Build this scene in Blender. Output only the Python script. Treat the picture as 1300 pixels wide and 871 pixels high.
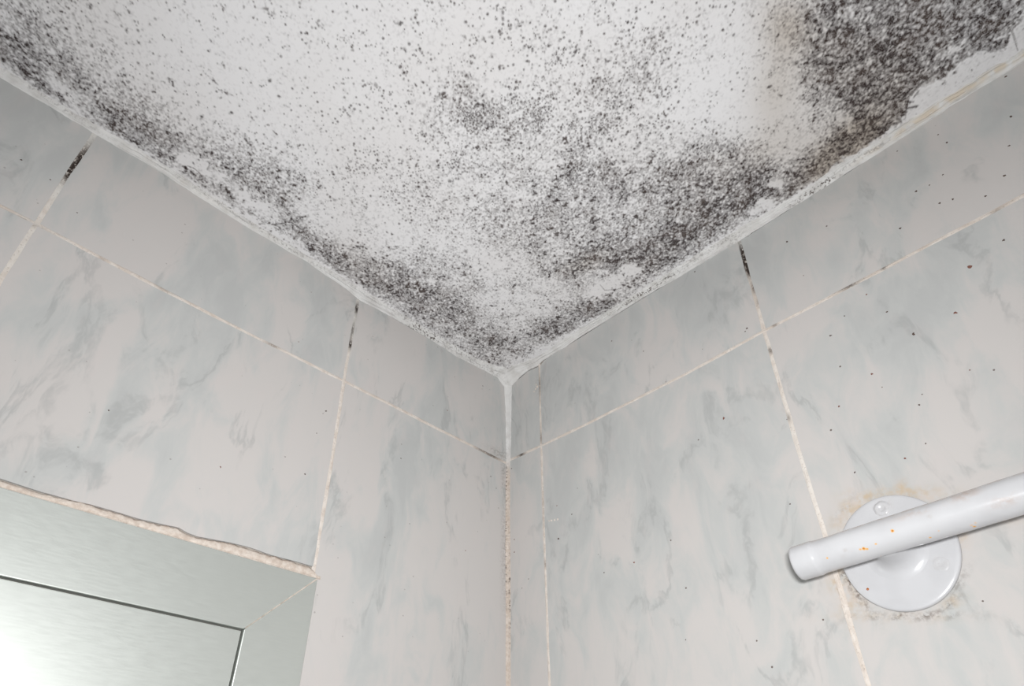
import bpy, math
import numpy as np
from mathutils import Matrix, Vector

for o in list(bpy.data.objects):
    bpy.data.objects.remove(o)
SC = bpy.context.scene
COL = SC.collection

# ------------------------------------------------------------------ camera
W, H = 1300, 871
F, PX, PY = 824.42, 647.25, 544.15
ROT = (2.1602246, 0.0029747, 0.7884678)
CAM = np.array([0.43751, -0.43248, -0.47819])
cd = bpy.data.cameras.new('camera')
cam = bpy.data.objects.new('camera', cd)
COL.objects.link(cam)
cam.location = CAM
cam.rotation_euler = ROT
cd.sensor_fit = 'HORIZONTAL'
cd.sensor_width = 36.0
cd.lens = F / W * 36.0
cd.shift_x = (W / 2 - PX) / W
cd.shift_y = (PY - H / 2) / W
cd.clip_start = 0.01
SC.camera = cam

# ------------------------------------------------------------------ light, exposure
SC.view_settings.view_transform = 'Standard'
SC.view_settings.look = 'None'
SC.view_settings.gamma = 1
SC.view_settings.use_curve_mapping = False
SC.view_settings.exposure = 0.0
FLASH = 2.0
AMBIENT = 0.43
world = bpy.data.worlds.new('room_light')
SC.world = world
world.use_nodes = True
world.node_tree.nodes['Background'].inputs[0].default_value = (0.99, 0.995, 1.0, 1)
world.node_tree.nodes['Background'].inputs[1].default_value = AMBIENT
ld = bpy.data.lights.new('camera_flash', 'AREA')
ld.shape = 'RECTANGLE'
ld.size, ld.size_y = 0.04, 0.025
ld.energy = FLASH
ld.color = (0.99, 0.995, 1.0)
flash = bpy.data.objects.new('camera_flash', ld)
COL.objects.link(flash)
RM = np.array(cam.rotation_euler.to_matrix())
flash.location = CAM + RM @ np.array([0.010, 0.036, 0.01])
ld.spread = math.radians(150)
flash.rotation_euler = (ROT[0] - math.radians(12), ROT[1], ROT[2])

# ------------------------------------------------------------------ measuring: photo point -> point on a surface of the room
def ray(x, y):
    d = RM @ np.array([(x - PX) / F, -(y - PY) / F, -1.0])
    return d / np.linalg.norm(d)

def hit(x, y, axis, v=0.0):
    d = ray(x, y)
    return CAM + d * ((v - CAM[axis]) / d[axis])

def photo(P):
    q = (P - CAM) @ RM
    return PX + F * q[..., 0] / -q[..., 2], PY - F * q[..., 1] / -q[..., 2]

def hl(x, y):          # on the left wall: (distance from the corner, height)
    p = hit(x, y, 0)
    return np.array([-p[1], p[2]])

def hr(x, y):          # on the right wall
    p = hit(x, y, 1)
    return np.array([p[0], p[2]])

rng = np.random.default_rng(7)
CEIL = 0.003
FLOOR = -2.35
EXT = 1.7

# ------------------------------------------------------------------ node helpers
class Mat:
    def __init__(s, name, rough=0.5, metal=0.0, spec=0.5):
        s.m = bpy.data.materials.new(name)
        s.m.use_nodes = True
        s.nt = s.m.node_tree
        s.b = s.nt.nodes['Principled BSDF']
        s.b.inputs['Roughness'].default_value = rough
        s.b.inputs['Metallic'].default_value = metal
        s.b.inputs['Specular IOR Level'].default_value = spec
        s.tc = s.nt.nodes.new('ShaderNodeTexCoord')
    def n(s, t, **kw):
        n = s.nt.nodes.new(t)
        for k, v in kw.items():
            setattr(n, k, v)
        return n
    def put(s, sock, v):
        if isinstance(v, bpy.types.NodeSocket):
            s.nt.links.new(v, sock)
        elif isinstance(v, (tuple, list)) and len(v) == 3 and sock.type == 'RGBA':
            sock.default_value = (*v, 1)
        else:
            sock.default_value = v
    def coords(s, scale=(1, 1, 1), rot=(0, 0, 0), vec=None):
        m = s.n('ShaderNodeMapping')
        s.put(m.inputs['Vector'], vec if vec is not None else s.tc.outputs['Object'])
        m.inputs['Scale'].default_value = scale
        m.inputs['Rotation'].default_value = rot
        return m.outputs[0]
    def noise(s, vec, scale, detail=4, rough=0.5, dist=0.0):
        n = s.n('ShaderNodeTexNoise')
        s.put(n.inputs['Vector'], vec)
        n.inputs['Scale'].default_value = scale
        n.inputs['Detail'].default_value = detail
        n.inputs['Roughness'].default_value = rough
        n.inputs['Distortion'].default_value = dist
        return n.outputs[0]
    def vor(s, vec, scale, feature='F1', out=0, rnd=1.0):
        n = s.n('ShaderNodeTexVoronoi', feature=feature)
        s.put(n.inputs['Vector'], vec)
        n.inputs['Scale'].default_value = scale
        n.inputs['Randomness'].default_value = rnd
        return n.outputs[out]
    def math(s, op, a, b=0.0, c=None, clamp=False):
        n = s.n('ShaderNodeMath', operation=op, use_clamp=clamp)
        s.put(n.inputs[0], a)
        s.put(n.inputs[1], b)
        if c is not None:
            s.put(n.inputs[2], c)
        return n.outputs[0]
    def ramp(s, v, a, b, lo=0.0, hi=1.0, smooth=True):
        n = s.n('ShaderNodeMapRange')
        if smooth:
            n.interpolation_type = 'SMOOTHSTEP'
        s.put(n.inputs[0], v)
        n.inputs[1].default_value = a
        n.inputs[2].default_value = b
        n.inputs[3].default_value = lo
        n.inputs[4].default_value = hi
        return n.outputs[0]
    def mix(s, f, a, b, mode='MIX'):
        n = s.n('ShaderNodeMix', data_type='RGBA', blend_type=mode)
        s.put(n.inputs[0], f)
        s.put(n.inputs[6], a)
        s.put(n.inputs[7], b)
        return n.outputs[2]
    def attr(s, name, out='Fac'):
        return s.n('ShaderNodeAttribute', attribute_name=name).outputs[out]
    def bump(s, h, strength, dist, normal=None):
        n = s.n('ShaderNodeBump')
        n.inputs['Strength'].default_value = strength
        n.inputs['Distance'].default_value = dist
        s.put(n.inputs['Height'], h)
        if normal is not None:
            s.put(n.inputs['Normal'], normal)
        s.nt.links.new(n.outputs[0], s.b.inputs['Normal'])
        return n.outputs[0]
    def color(s, v):
        s.put(s.b.inputs['Base Color'], v)

def sr(r, g, b):
    return tuple(((c / 255) / 12.92 if c / 255 <= 0.04045 else ((c / 255 + 0.055) / 1.055) ** 2.4) for c in (r, g, b))

# ------------------------------------------------------------------ materials
# ceiling paint with mould
mc = Mat('mouldy_ceiling_paint', rough=0.85, spec=0.2)
mould = mc.attr('mould')
warm = mc.attr('damp_stain')
obc = mc.tc.outputs['Object']
fine = mc.noise(obc, 1500, 3, 0.6)
dk = mc.math('ADD', mould, mc.math('MULTIPLY', mc.math('SUBTRACT', fine, 0.5), mc.math('MULTIPLY', mould, 1.5)), clamp=True)
base = mc.mix(mc.ramp(mc.noise(obc, 9, 3), 0.35, 0.7), sr(233, 232, 233), sr(228, 226, 226))
base = mc.mix(warm, base, sr(186, 174, 160))
tone = mc.mix(mc.ramp(mc.noise(obc, 60, 3), 0.4, 0.65), sr(50, 39, 38), sr(70, 58, 53))
mc.color(mc.mix(dk, base, tone))
hgt = mc.math('ADD', mc.math('MULTIPLY', mc.noise(obc, 260, 5, 0.6), 0.8), mc.math('MULTIPLY', mc.attr('relief'), 1.2))
mc.bump(hgt, 0.35, 0.0012)

# glazed marbled tile (one for both walls; the marbling is in the glaze, with some shade painted in)
def tile_material(name, rz):
    m = Mat(name, rough=0.28, spec=0.38)
    off = m.n('ShaderNodeVectorMath', operation='ADD')
    m.put(off.inputs[0], m.tc.outputs['Object'])
    m.put(off.inputs[1], m.attr('tile_shift', 'Vector'))
    v = m.coords((1.0, 1.0, 0.42), rz, off.outputs[0])
    warp = m.n('ShaderNodeVectorMath', operation='ADD')
    nz = m.n('ShaderNodeTexNoise')
    m.put(nz.inputs['Vector'], v)
    nz.inputs['Scale'].default_value = 16
    nz.inputs['Detail'].default_value = 5
    sc = m.n('ShaderNodeVectorMath', operation='SCALE')
    m.put(sc.inputs[0], nz.outputs[1])
    sc.inputs['Scale'].default_value = 0.035
    m.put(warp.inputs[0], v)
    m.put(warp.inputs[1], sc.outputs[0])
    wv = warp.outputs[0]
    cloud = m.noise(wv, 13, 6, 0.55, 0.4)
    cloud2 = m.noise(wv, 42, 5, 0.62, 0.8)
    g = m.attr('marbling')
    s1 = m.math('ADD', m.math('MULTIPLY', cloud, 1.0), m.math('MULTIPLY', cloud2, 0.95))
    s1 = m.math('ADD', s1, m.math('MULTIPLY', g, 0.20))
    patch = m.ramp(s1, 0.89, 1.17)
    patch2 = m.ramp(s1, 1.08, 1.34)
    vn = m.noise(wv, 9, 7, 0.6, 0.6)
    vein = m.math('SUBTRACT', 1.0, m.ramp(m.math('ABSOLUTE', m.math('SUBTRACT', vn, 0.52)), 0.0, 0.022))
    vein = m.math('MULTIPLY', vein, m.ramp(cloud2, 0.42, 0.62))
    c = m.mix(patch, sr(197, 193, 190), sr(187, 188, 186))
    c = m.mix(m.math('MULTIPLY', patch2, 0.6), c, sr(177, 178, 177))
    c = m.mix(m.math('MULTIPLY', vein, 0.45), c, sr(156, 157, 156))
    pk = m.ramp(m.noise(v, 60, 4, 0.6), 0.5, 0.75, 0, 0.35)
    c = m.mix(pk, c, sr(200, 193, 190))
    # splashes of limescale dust and tiny dark flecks
    vs = m.vor(m.tc.outputs['Object'], 150)
    cellr = m.vor(m.tc.outputs['Object'], 150, out=1)
    sepx = m.n('ShaderNodeSeparateXYZ')
    m.put(sepx.inputs[0], cellr)
    fl = m.math('MULTIPLY', m.math('LESS_THAN', vs, m.math('MULTIPLY', sepx.outputs[1], 0.11)), m.math('GREATER_THAN', sepx.outputs[0], 0.93))
    c = m.mix(m.math('MULTIPLY', fl, m.math('ADD', 0.25, m.attr('flecks'), clamp=True)), c, sr(110, 100, 95))
    st = m.math('MULTIPLY', m.attr('rust_stain'), m.ramp(m.noise(m.tc.outputs['Object'], 170, 5, 0.65), 0.33, 0.62))
    c = m.mix(m.math('MULTIPLY', st, 0.9), c, m.mix(m.ramp(m.noise(m.tc.outputs['Object'], 90, 3), 0.4, 0.62), sr(190, 172, 148), sr(198, 187, 178)))
    gr = m.math('MULTIPLY', m.attr('grime'), m.ramp(m.noise(m.tc.outputs['Object'], 380, 4, 0.7), 0.40, 0.62))
    c = m.mix(gr, c, sr(98, 84, 74))
    m.color(c)
    m.bump(m.noise(m.tc.outputs['Object'], 30, 3), 0.08, 0.004)
    return m.m

mt_l = tile_material('marbled_tile_left', (math.radians(28), 0, 0))
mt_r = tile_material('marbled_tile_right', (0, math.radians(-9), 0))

mg = Mat('cement_grout', rough=0.9, spec=0.1)
og = mg.tc.outputs['Object']
gc = mg.mix(mg.ramp(mg.noise(og, 120, 4, 0.6), 0.35, 0.65), sr(206, 195, 185), sr(220, 212, 204))
gc = mg.mix(mg.attr('chalk'), gc, sr(220, 218, 213))
sp = mg.ramp(mg.noise(og, 700, 3, 0.7), 0.56, 0.68)
gc = mg.mix(mg.math('MULTIPLY', sp, 0.38), gc, sr(120, 98, 82))
gr = mg.math('MULTIPLY', mg.attr('grime'), mg.ramp(mg.noise(og, 420, 3, 0.7), 0.30, 0.5))
gc = mg.mix(gr, gc, sr(58, 50, 46))
mg.color(gc)
mg.bump(mg.noise(og, 500, 4, 0.7), 0.5, 0.0006)

mk = Mat('white_caulk', rough=0.7, spec=0.25)
ok = mk.tc.outputs['Object']
kc = mk.mix(mk.ramp(mk.noise(ok, 70, 4), 0.4, 0.65), sr(221, 220, 218), sr(207, 205, 202))
kc = mk.mix(mk.math('MULTIPLY', mk.math('MULTIPLY', mk.attr('ochre'), 0.8), mk.ramp(mk.noise(ok, 130, 3), 0.3, 0.55)), kc, sr(208, 193, 172))
kc = mk.mix(mk.attr('cement'), kc, mk.mix(mk.ramp(mk.noise(ok, 260, 4, 0.65), 0.35, 0.65), sr(192, 178, 165), sr(208, 197, 187)))
kg = mk.math('MULTIPLY', mk.attr('grime'), mk.ramp(mk.noise(ok, 420, 3, 0.65), 0.50, 0.62))
kc = mk.mix(kg, kc, sr(84, 74, 69))
mk.color(kc)
mk.bump(mk.math('ADD', mk.noise(ok, 350, 4, 0.7), mk.attr('ridge')), 0.5, 0.0009)

mm = Mat('mortar', rough=0.92, spec=0.1)
om = mm.tc.outputs['Object']
k = mm.mix(mm.ramp(mm.noise(om, 240, 5, 0.65), 0.35, 0.65), sr(194, 180, 168), sr(214, 204, 194))
k = mm.mix(mm.math('MULTIPLY', mm.attr('grime'), mm.ramp(mm.noise(om, 300, 4, 0.7), 0.3, 0.55)), k, sr(120, 98, 84))
mm.color(k)
mm.bump(mm.noise(om, 300, 5, 0.7), 0.6, 0.001)

ms = Mat('wall_plaster', rough=0.9)
ms.color(ms.mix(ms.noise(ms.tc.outputs['Object'], 20), sr(170, 160, 150), sr(190, 182, 172)))
mf = Mat('dark_fleck', rough=0.8)
mf.color(ms_c := mf.mix(mf.noise(mf.tc.outputs['Object'], 40), sr(66, 56, 52), sr(100, 80, 70)))
mr = Mat('rusty_fleck', rough=0.8)
mr.color(mr.mix(mr.noise(mr.tc.outputs['Object'], 300), sr(104, 70, 60), sr(140, 96, 84)))
mfl = Mat('floor_tile', rough=0.4)
chk = mfl.n('ShaderNodeTexBrick')
mfl.put(chk.inputs['Vector'], mfl.tc.outputs['Object'])
chk.inputs['Scale'].default_value = 3.0
chk.inputs['Mortar Size'].default_value = 0.008
chk.offset = 0
chk.inputs['Brick Width'].default_value = 1
chk.inputs['Row Height'].default_value = 1
chk.inputs['Color1'].default_value = (*sr(176, 172, 166), 1)
chk.inputs['Color2'].default_value = (*sr(182, 178, 172), 1)
chk.inputs['Mortar'].default_value = (*sr(150, 142, 134), 1)
mfl.color(chk.outputs[0])

ma = Mat('anodised_aluminium', rough=0.42, metal=0.85)
oa = ma.tc.outputs['Object']
br = ma.noise(ma.coords((1, 3, 30)), 30, 3, 0.5)
sc_ = ma.ramp(ma.noise(ma.coords((1, 9, 22), (0.5, 0, 0)), 14, 5, 0.7), 0.60, 0.74, 0, 0.35)
ma.color(ma.mix(sc_, ma.mix(ma.ramp(br, 0.3, 0.7), sr(219, 223, 218), sr(221, 225, 220)), sr(218, 220, 216)))
ma.put(ma.b.inputs['Roughness'], ma.ramp(br, 0.3, 0.7, 0.43, 0.46))

mgap = Mat('rubber_gasket', rough=0.7)
mgap.color(mgap.mix(mgap.noise(mgap.tc.outputs['Object'], 200), sr(70, 66, 64), sr(92, 88, 84)))
mgl = Mat('frosted_glass', rough=0.35)
mgl.color(mgl.mix(mgl.noise(mgl.tc.outputs['Object'], 30), sr(214, 224, 222), sr(220, 228, 226)))
mgl.b.inputs['Transmission Weight'].default_value = 0.75
mgl.bump(mgl.noise(mgl.tc.outputs['Object'], 300, 2), 0.4, 0.001)

mp = Mat('white_enamel', rough=0.2, spec=0.55)
op_ = mp.tc.outputs['Object']
pc = mp.mix(mp.ramp(mp.noise(op_, 45, 3), 0.4, 0.65), sr(200, 200, 202), sr(195, 195, 197))
dn = mp.math('MULTIPLY', mp.attr('dust'), mp.ramp(mp.noise(op_, 140, 4, 0.7), 0.36, 0.62))
pc = mp.mix(mp.math('MULTIPLY', dn, 0.75), pc, sr(184, 166, 156))
pc = mp.mix(mp.math('MULTIPLY', mp.attr('smudge'), mp.ramp(mp.noise(op_, 420, 3, 0.7), 0.3, 0.6)), pc, sr(186, 182, 180))
rn = mp.ramp(mp.math('ADD', mp.attr('rust'), mp.math('MULTIPLY', mp.math('SUBTRACT', mp.noise(op_, 900, 3, 0.6), 0.5), 0.5)), 0.22, 0.6)
rn = mp.math('MULTIPLY', rn, mp.math('GREATER_THAN', mp.attr('rust'), 0.03))
rc = mp.mix(mp.ramp(mp.attr('rust'), 0.5, 1.0), sr(226, 178, 112), sr(166, 88, 22))
mp.color(mp.mix(rn, pc, rc))
mp.bump(mp.noise(op_, 120, 3), 0.12, 0.001)

# ------------------------------------------------------------------ mesh builder
class MB:
    def __init__(s):
        s.v, s.f, s.m, s.a, s.n = [], [], [], {}, 0
    def add(s, verts, faces, mat=0, **attrs):
        verts = np.asarray(verts, float).reshape(-1, 3)
        b = s.n
        s.v.append(verts)
        s.f += [tuple(i + b for i in f) for f in faces]
        s.m += [mat] * len(faces)
        for k, val in attrs.items():
            s.a.setdefault(k, []).append((b, np.asarray(val, float)))
        s.n += len(verts)
        return b
    def grid(s, P, mat=0, closed=False, flip=False, **attrs):
        r, c = P.shape[:2]
        F_ = []
        for i in range(r - 1):
            for j in range(c if closed else c - 1):
                q = (i * c + j, i * c + (j + 1) % c, (i + 1) * c + (j + 1) % c, (i + 1) * c + j)
                F_.append(q[::-1] if flip else q)
        return s.add(P.reshape(-1, 3), F_, mat, **{k: np.asarray(v).reshape(r * c, -1).squeeze() for k, v in attrs.items()})
    def box(s, lo, hi, mat=0):
        (x0, y0, z0), (x1, y1, z1) = lo, hi
        v = [(x, y, z) for x in (x0, x1) for y in (y0, y1) for z in (z0, z1)]
        s.add(v, [(0, 1, 3, 2), (4, 6, 7, 5), (0, 4, 5, 1), (2, 3, 7, 6), (0, 2, 6, 4), (1, 5, 7, 3)], mat)
    def build(s, name, mats, parent=None, smooth=False, attrs=()):
        me = bpy.data.meshes.new(name)
        V = np.concatenate(s.v)
        me.from_pydata(V.tolist(), [], s.f)
        for m in mats:
            me.materials.append(m)
        me.polygons.foreach_set('material_index', s.m)
        if smooth:
            me.polygons.foreach_set('use_smooth', [True] * len(s.f))
        names = set(attrs) | set(s.a)
        for k in names:
            ent = s.a.get(k, [])
            if k == 'tile_shift':
                arr = np.zeros((len(V), 3))
                for b, val in ent:
                    arr[b:b + len(val)] = val
                at = me.attributes.new(k, 'FLOAT_VECTOR', 'POINT')
                at.data.foreach_set('vector', arr.ravel())
            else:
                arr = np.zeros(len(V))
                for b, val in ent:
                    arr[b:b + len(val)] = val
                at = me.attributes.new(k, 'FLOAT', 'POINT')
                at.data.foreach_set('value', arr)
        me.validate()
        me.update()
        o = bpy.data.objects.new(name, me)
        COL.objects.link(o)
        if parent:
            o.parent = parent
        return o

def structure(o):
    o['kind'] = 'structure'
    return o

def smooth_by_angle(o, deg=40):
    import bmesh
    bm = bmesh.new(); bm.from_mesh(o.data)
    for e in bm.edges:
        e.smooth = not (len(e.link_faces) == 2 and e.calc_face_angle(0) > math.radians(deg))
    for f in bm.faces:
        f.smooth = True
    bm.to_mesh(o.data); bm.free()

def polyline(pts, n=None):
    pts = np.asarray(pts, float)
    d = np.r_[0, np.cumsum(np.linalg.norm(np.diff(pts, axis=0), axis=1))]
    def f(t):
        t = np.asarray(t) * d[-1]
        return np.stack([np.interp(t, d, pts[:, k]) for k in range(pts.shape[1])], -1)
    return f

def wob(n, amp, scale, seed):
    r = np.random.default_rng(seed)
    k = max(2, int(n / scale) + 2)
    x = r.normal(size=k)
    t = np.linspace(0, k - 1, n)
    i = np.clip(t.astype(int), 0, k - 2)
    u = t - i
    u = u * u * (3 - 2 * u)
    return amp * (x[i] * (1 - u) + x[i + 1] * u)

def blobs(x, y, lst, grow=1.0):
    out = np.zeros_like(x)
    for (cx, cy, sx, sy, a, amp) in lst:
        sx, sy = sx * grow, sy * grow
        c, s = math.cos(math.radians(a)), math.sin(math.radians(a))
        u = ((x - cx) * c + (y - cy) * s) / sx
        v = (-(x - cx) * s + (y - cy) * c) / sy
        out += amp * np.exp(-0.5 * (u * u + v * v))
    return out

# ------------------------------------------------------------------ the ceiling
STEP = 0.0007
fx = np.arange(-0.004, 0.604, STEP)
cx_ = np.r_[-0.12, -0.05, fx, 0.62, 0.7, 0.9, 1.2, EXT]
nx = len(cx_)
XX, YY = np.meshgrid(cx_, -cx_, indexing='ij')
P = np.stack([XX, YY, np.full_like(XX, CEIL)], -1)
px, py = photo(P)
bad = ~((px > -250) & (px < 1500) & (py > -250) & (py < 700))

def field(sig, seed):
    r = np.random.default_rng(seed).normal(size=(nx, nx))
    k = np.fft.fftfreq(nx, d=STEP)
    K = np.exp(-2 * (math.pi * sig) ** 2 * (k[:, None] ** 2 + k[None, :] ** 2))
    f = np.real(np.fft.ifft2(np.fft.fft2(r) * K))
    return (f - f.mean()) / f.std()
n0, n1, n2, n3, n4 = field(0.0005, 1), field(0.0010, 2), field(0.0024, 3), field(0.006, 4), field(0.018, 5)

DENS = [  # growth of mould, measured on the photo: x, y, spread, spread, turn, amount
    (-10, 55, 40, 32, 35, .42), (60, 95, 40, 22, 33, .34), (125, 135, 38, 20, 35, .36), (185, 172, 32, 18, 33, .40),
    (225, 192, 25, 14, 35, .22), (275, 215, 34, 20, 33, .30), (330, 235, 34, 22, 33, .30), (365, 250, 14, 20, 10, .28),
    (290, 250, 30, 5, 33, .30), (255, 228, 24, 4, 33, .25),
    (400, 308, 34, 7, 35, .50), (450, 338, 34, 14, 35, .30), (505, 362, 34, 13, 33, .38), (555, 392, 34, 13, 33, .36),
    (600, 420, 30, 16, 30, .32), (640, 441, 26, 11, 0, .42), (620, 455, 16, 7, 20, .25), (675, 425, 30, 12, -25, .25),
    (480, 330, 40, 25, 30, .14), (545, 355, 35, 20, 20, .12), (60, 40, 60, 30, 20, .10),
    (585, 112, 16, 10, 20, .28), (580, 135, 28, 14, 25, .12), (630, 145, 16, 10, 20, .20), (590, 170, 60, 20, 0, .05),
    (820, 82, 24, 14, -25, .24), (800, 98, 34, 18, -30, .10), (765, 118, 22, 16, -20, .08), (850, 60, 30, 16, 0, .06),
    (642, 266, 14, 8, -15, .36), (640, 292, 18, 8, 0, .14), (560, 265, 30, 18, 20, .06),
    (700, 235, 60, 34, 10, .15), (760, 210, 34, 22, 0, .10), (778, 238, 12, 9, 0, .25), (700, 300, 60, 30, 0, .08),
    (740, 332, 22, 8, -22, .42), (775, 330, 18, 8, 10, .16), (745, 358, 26, 16, 0, .18), (685, 318, 12, 5, -45, .22),
    (770, 384, 20, 6, -15, .42), (738, 400, 26, 9, -32, .55), (708, 416, 18, 6, -25, .35),
    (800, 330, 26, 18, 0, .22), (832, 322, 24, 13, -20, .52), (872, 290, 38, 17, -32, .50), (918, 264, 36, 15, -32, .42),
    (860, 250, 60, 26, -15, .26), (905, 225, 50, 22, -15, .22), (850, 205, 40, 20, 0, .12), (930, 190, 20, 8, 10, .30),
    (955, 228, 30, 16, -30, .28), (1000, 215, 36, 14, -30, .26), (985, 248, 24, 6, -30, .45), (1030, 222, 28, 7, -33, .30),
    (1040, 190, 40, 12, -32, .18),
    (1100, 168, 36, 13, -33, .50), (1135, 140, 26, 18, -40, .52), (1105, 130, 34, 18, -30, .42), (1075, 95, 30, 34, 0, .40),
    (1055, 45, 26, 34, 10, .34), (1020, 60, 26, 44, 5, .17), (1130, 90, 42, 30, -20, .48), (1165, 60, 44, 30, -20, .55),
    (1205, 45, 44, 28, -15, .60), (1235, 20, 34, 26, 0, .45), (1160, 5, 60, 22, 0, .50), (1100, 10, 46, 22, 0, .40),
    (1250, 55, 18, 13, -20, .40), (1288, 12, 22, 12, 0, .26), (1000, 100, 26, 40, 0, .08),
]
D = 0.012 + (0.80 + 0.26 * np.clip((px - 1020) / 90., 0, 1)) * blobs(px, py, DENS, 1.30)
D += 0.035 * np.exp(-((px - 720) / 230.) ** 2 - ((py - 130) / 170.) ** 2)
D += 0.12 * np.exp(-((px - 690) / 210.) ** 2 - ((py - 310) / 100.) ** 2)
D *= 1 + 0.13 * n4 + 0.17 * n3
CLEAN = [  # flaked or wiped places without mould
    (236, 203, 12, 7, 30, 1.1), (262, 217, 16, 7, 40, 1.1), (308, 247, 15, 5, 38, 1.1), (332, 263, 16, 5, 35, 1.0),
    (425, 290, 28, 13, 35, .75), (805, 343, 11, 6, 10, 1.5), (790, 350, 8, 5, 0, .8), (772, 363, 14, 6, -8, 1.5), (758, 372, 12, 5, -20, 1.2),
    (75, 108, 14, 4, 35, .8), (988, 234, 8, 4, 10, 1.4), (973, 258, 7, 5, 0, 1.3), (958, 267, 5, 3, 0, 1.0),
    (1072, 153, 12, 6, 10, .7), (1080, 165, 5, 3, 0, .9), (500, 300, 30, 20, 10, .6), (640, 335, 26, 12, 10, .6), (300, 100, 100, 40, 25, .5),
    (1170, 112, 30, 4, -45, .7), (1207, 62, 16, 3, -25, .9), (1265, 47, 14, 3, -30, .7), (1010, 190, 24, 10, -25, .5),
    (1195, 22, 22, 4, -28, .5), (1110, 100, 16, 4, -35, .5), (1130, 30, 20, 4, -30, .4), (1080, 20, 10, 6, 0, .6),
    (930, 100, 60, 60, 0, .6), (980, 150, 40, 30, 0, .45), (1100, 55, 18, 5, -30, .4),
]
cl = blobs(px + 3 * n2, py + 2 * n1, CLEAN)
D *= np.clip(1 - cl, 0, 1)
# the skimmed plaster strip beside the right-hand wall
edge = np.array([(640, 470), (700, 435), (770, 398), (830, 356), (900, 312), (960, 276), (1040, 226), (1112, 176), (1150, 148),
                 (1156, 120), (1176, 104), (1200, 100), (1216, 74), (1250, 66), (1276, 62), (1284, 40), (1330, -20)], float)
ey = np.interp(px, edge[:, 0], edge[:, 1])
right_side = px > 645
skim = right_side * np.clip((py - ey + 3.0 * n2 + 1.5 * n1) / 5.0 + 0.4, 0, 1)
D *= 1 - 0.97 * skim
# white margin along the left-hand wall
le = np.array([(-200, -50), (0, 78), (100, 143), (200, 199), (270, 243), (310, 268), (355, 292), (400, 326), (450, 356), (500, 390), (560, 430), (600, 452), (640, 468)], float)
ly = np.interp(px, le[:, 0], le[:, 1])
lm = (px <= 645) * np.clip((py - ly + 1.8 * n2 - 0.5) / 4.5, 0, 1)
D *= 1 - 0.93 * lm
D = np.clip(D, 0, 0.93)
D[bad] = 0.02

Dc = 0.86 * (1 - np.exp(-np.clip(D, 0, 3) * 1.25))
nm = 0.85 * n0 + 0.50 * n1 + 0.22 * n2
nm /= nm.std()
M = Dc * 0.86 + (0.05 + 0.195 * np.sqrt(Dc)) * (nm - 0.42)
pk = 0.62 * n1 + 0.36 * n2 + 0.55 * n0
pk /= pk.std()
M += np.clip(pk - (1.9 - 2.2 * Dc), 0, 1.2) * 0.42
M = np.clip(M, 0, 0.985)
M = 1 - (1 - M) ** (1.25 + 1.5 * Dc)
M[bad] = 0

def stamp(x, y, r, a, soft_=0.45):
    i0 = int((x + 0.004 - 3 * r) / STEP) + 2
    i1 = int((x + 0.004 + 3 * r) / STEP) + 4
    j0 = int((-y + 0.004 - 3 * r) / STEP) + 2
    j1 = int((-y + 0.004 + 3 * r) / STEP) + 4
    i0, j0 = max(i0, 0), max(j0, 0)
    if i1 >= nx or j1 >= nx or i0 >= i1 or j0 >= j1:
        return
    dx = XX[i0:i1, j0:j1] - x
    dy = YY[i0:i1, j0:j1] - y
    d = np.sqrt(dx * dx + dy * dy) / r * (1 + 0.16 * n1[i0:i1, j0:j1])
    m = (1 - (1 - 0.98 * a) ** 1.5) * np.clip((1.35 - d) / 0.95, 0, 1)
    M[i0:i1, j0:j1] = np.maximum(M[i0:i1, j0:j1], m)

# colonies scattered where the growth is
r2 = np.random.default_rng(11)
vis = (~bad) & (px > -30) & (px < 1330) & (py > -30)
ii, jj = np.nonzero(vis)
w = (D[ii, jj] * (1 - 0.6 * D[ii, jj]) + 0.012) * (1 - skim[ii, jj]) * (1 - lm[ii, jj]) * np.clip(1 - cl[ii, jj], 0, 1)
w *= np.exp(0.45 * n3[ii, jj])
w /= w.sum()
for q in r2.choice(len(ii), 12000, p=w):
    r = min(0.0019, 0.00050 * math.exp(abs(r2.normal()) * 0.38))
    stamp(XX[ii[q], jj[q]], YY[ii[q], jj[q]], r, 0.25 + 0.75 * r2.random() ** 1.2)
w3 = np.exp(-((px[ii, jj] - 690) / 230.) ** 2 - ((py[ii, jj] - 110) / 150.) ** 2) * np.clip(1 - cl[ii, jj], 0, 1) * (1 - lm[ii, jj]) * (1 - skim[ii, jj]) * np.exp(0.7 * n3[ii, jj] + 0.4 * n4[ii, jj])
w3 /= w3.sum()
for q in r2.choice(len(ii), 2300, p=w3):
    stamp(XX[ii[q], jj[q]], YY[ii[q], jj[q]], r2.uniform(0.0005, 0.0010), r2.uniform(0.45, 1.0))
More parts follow.
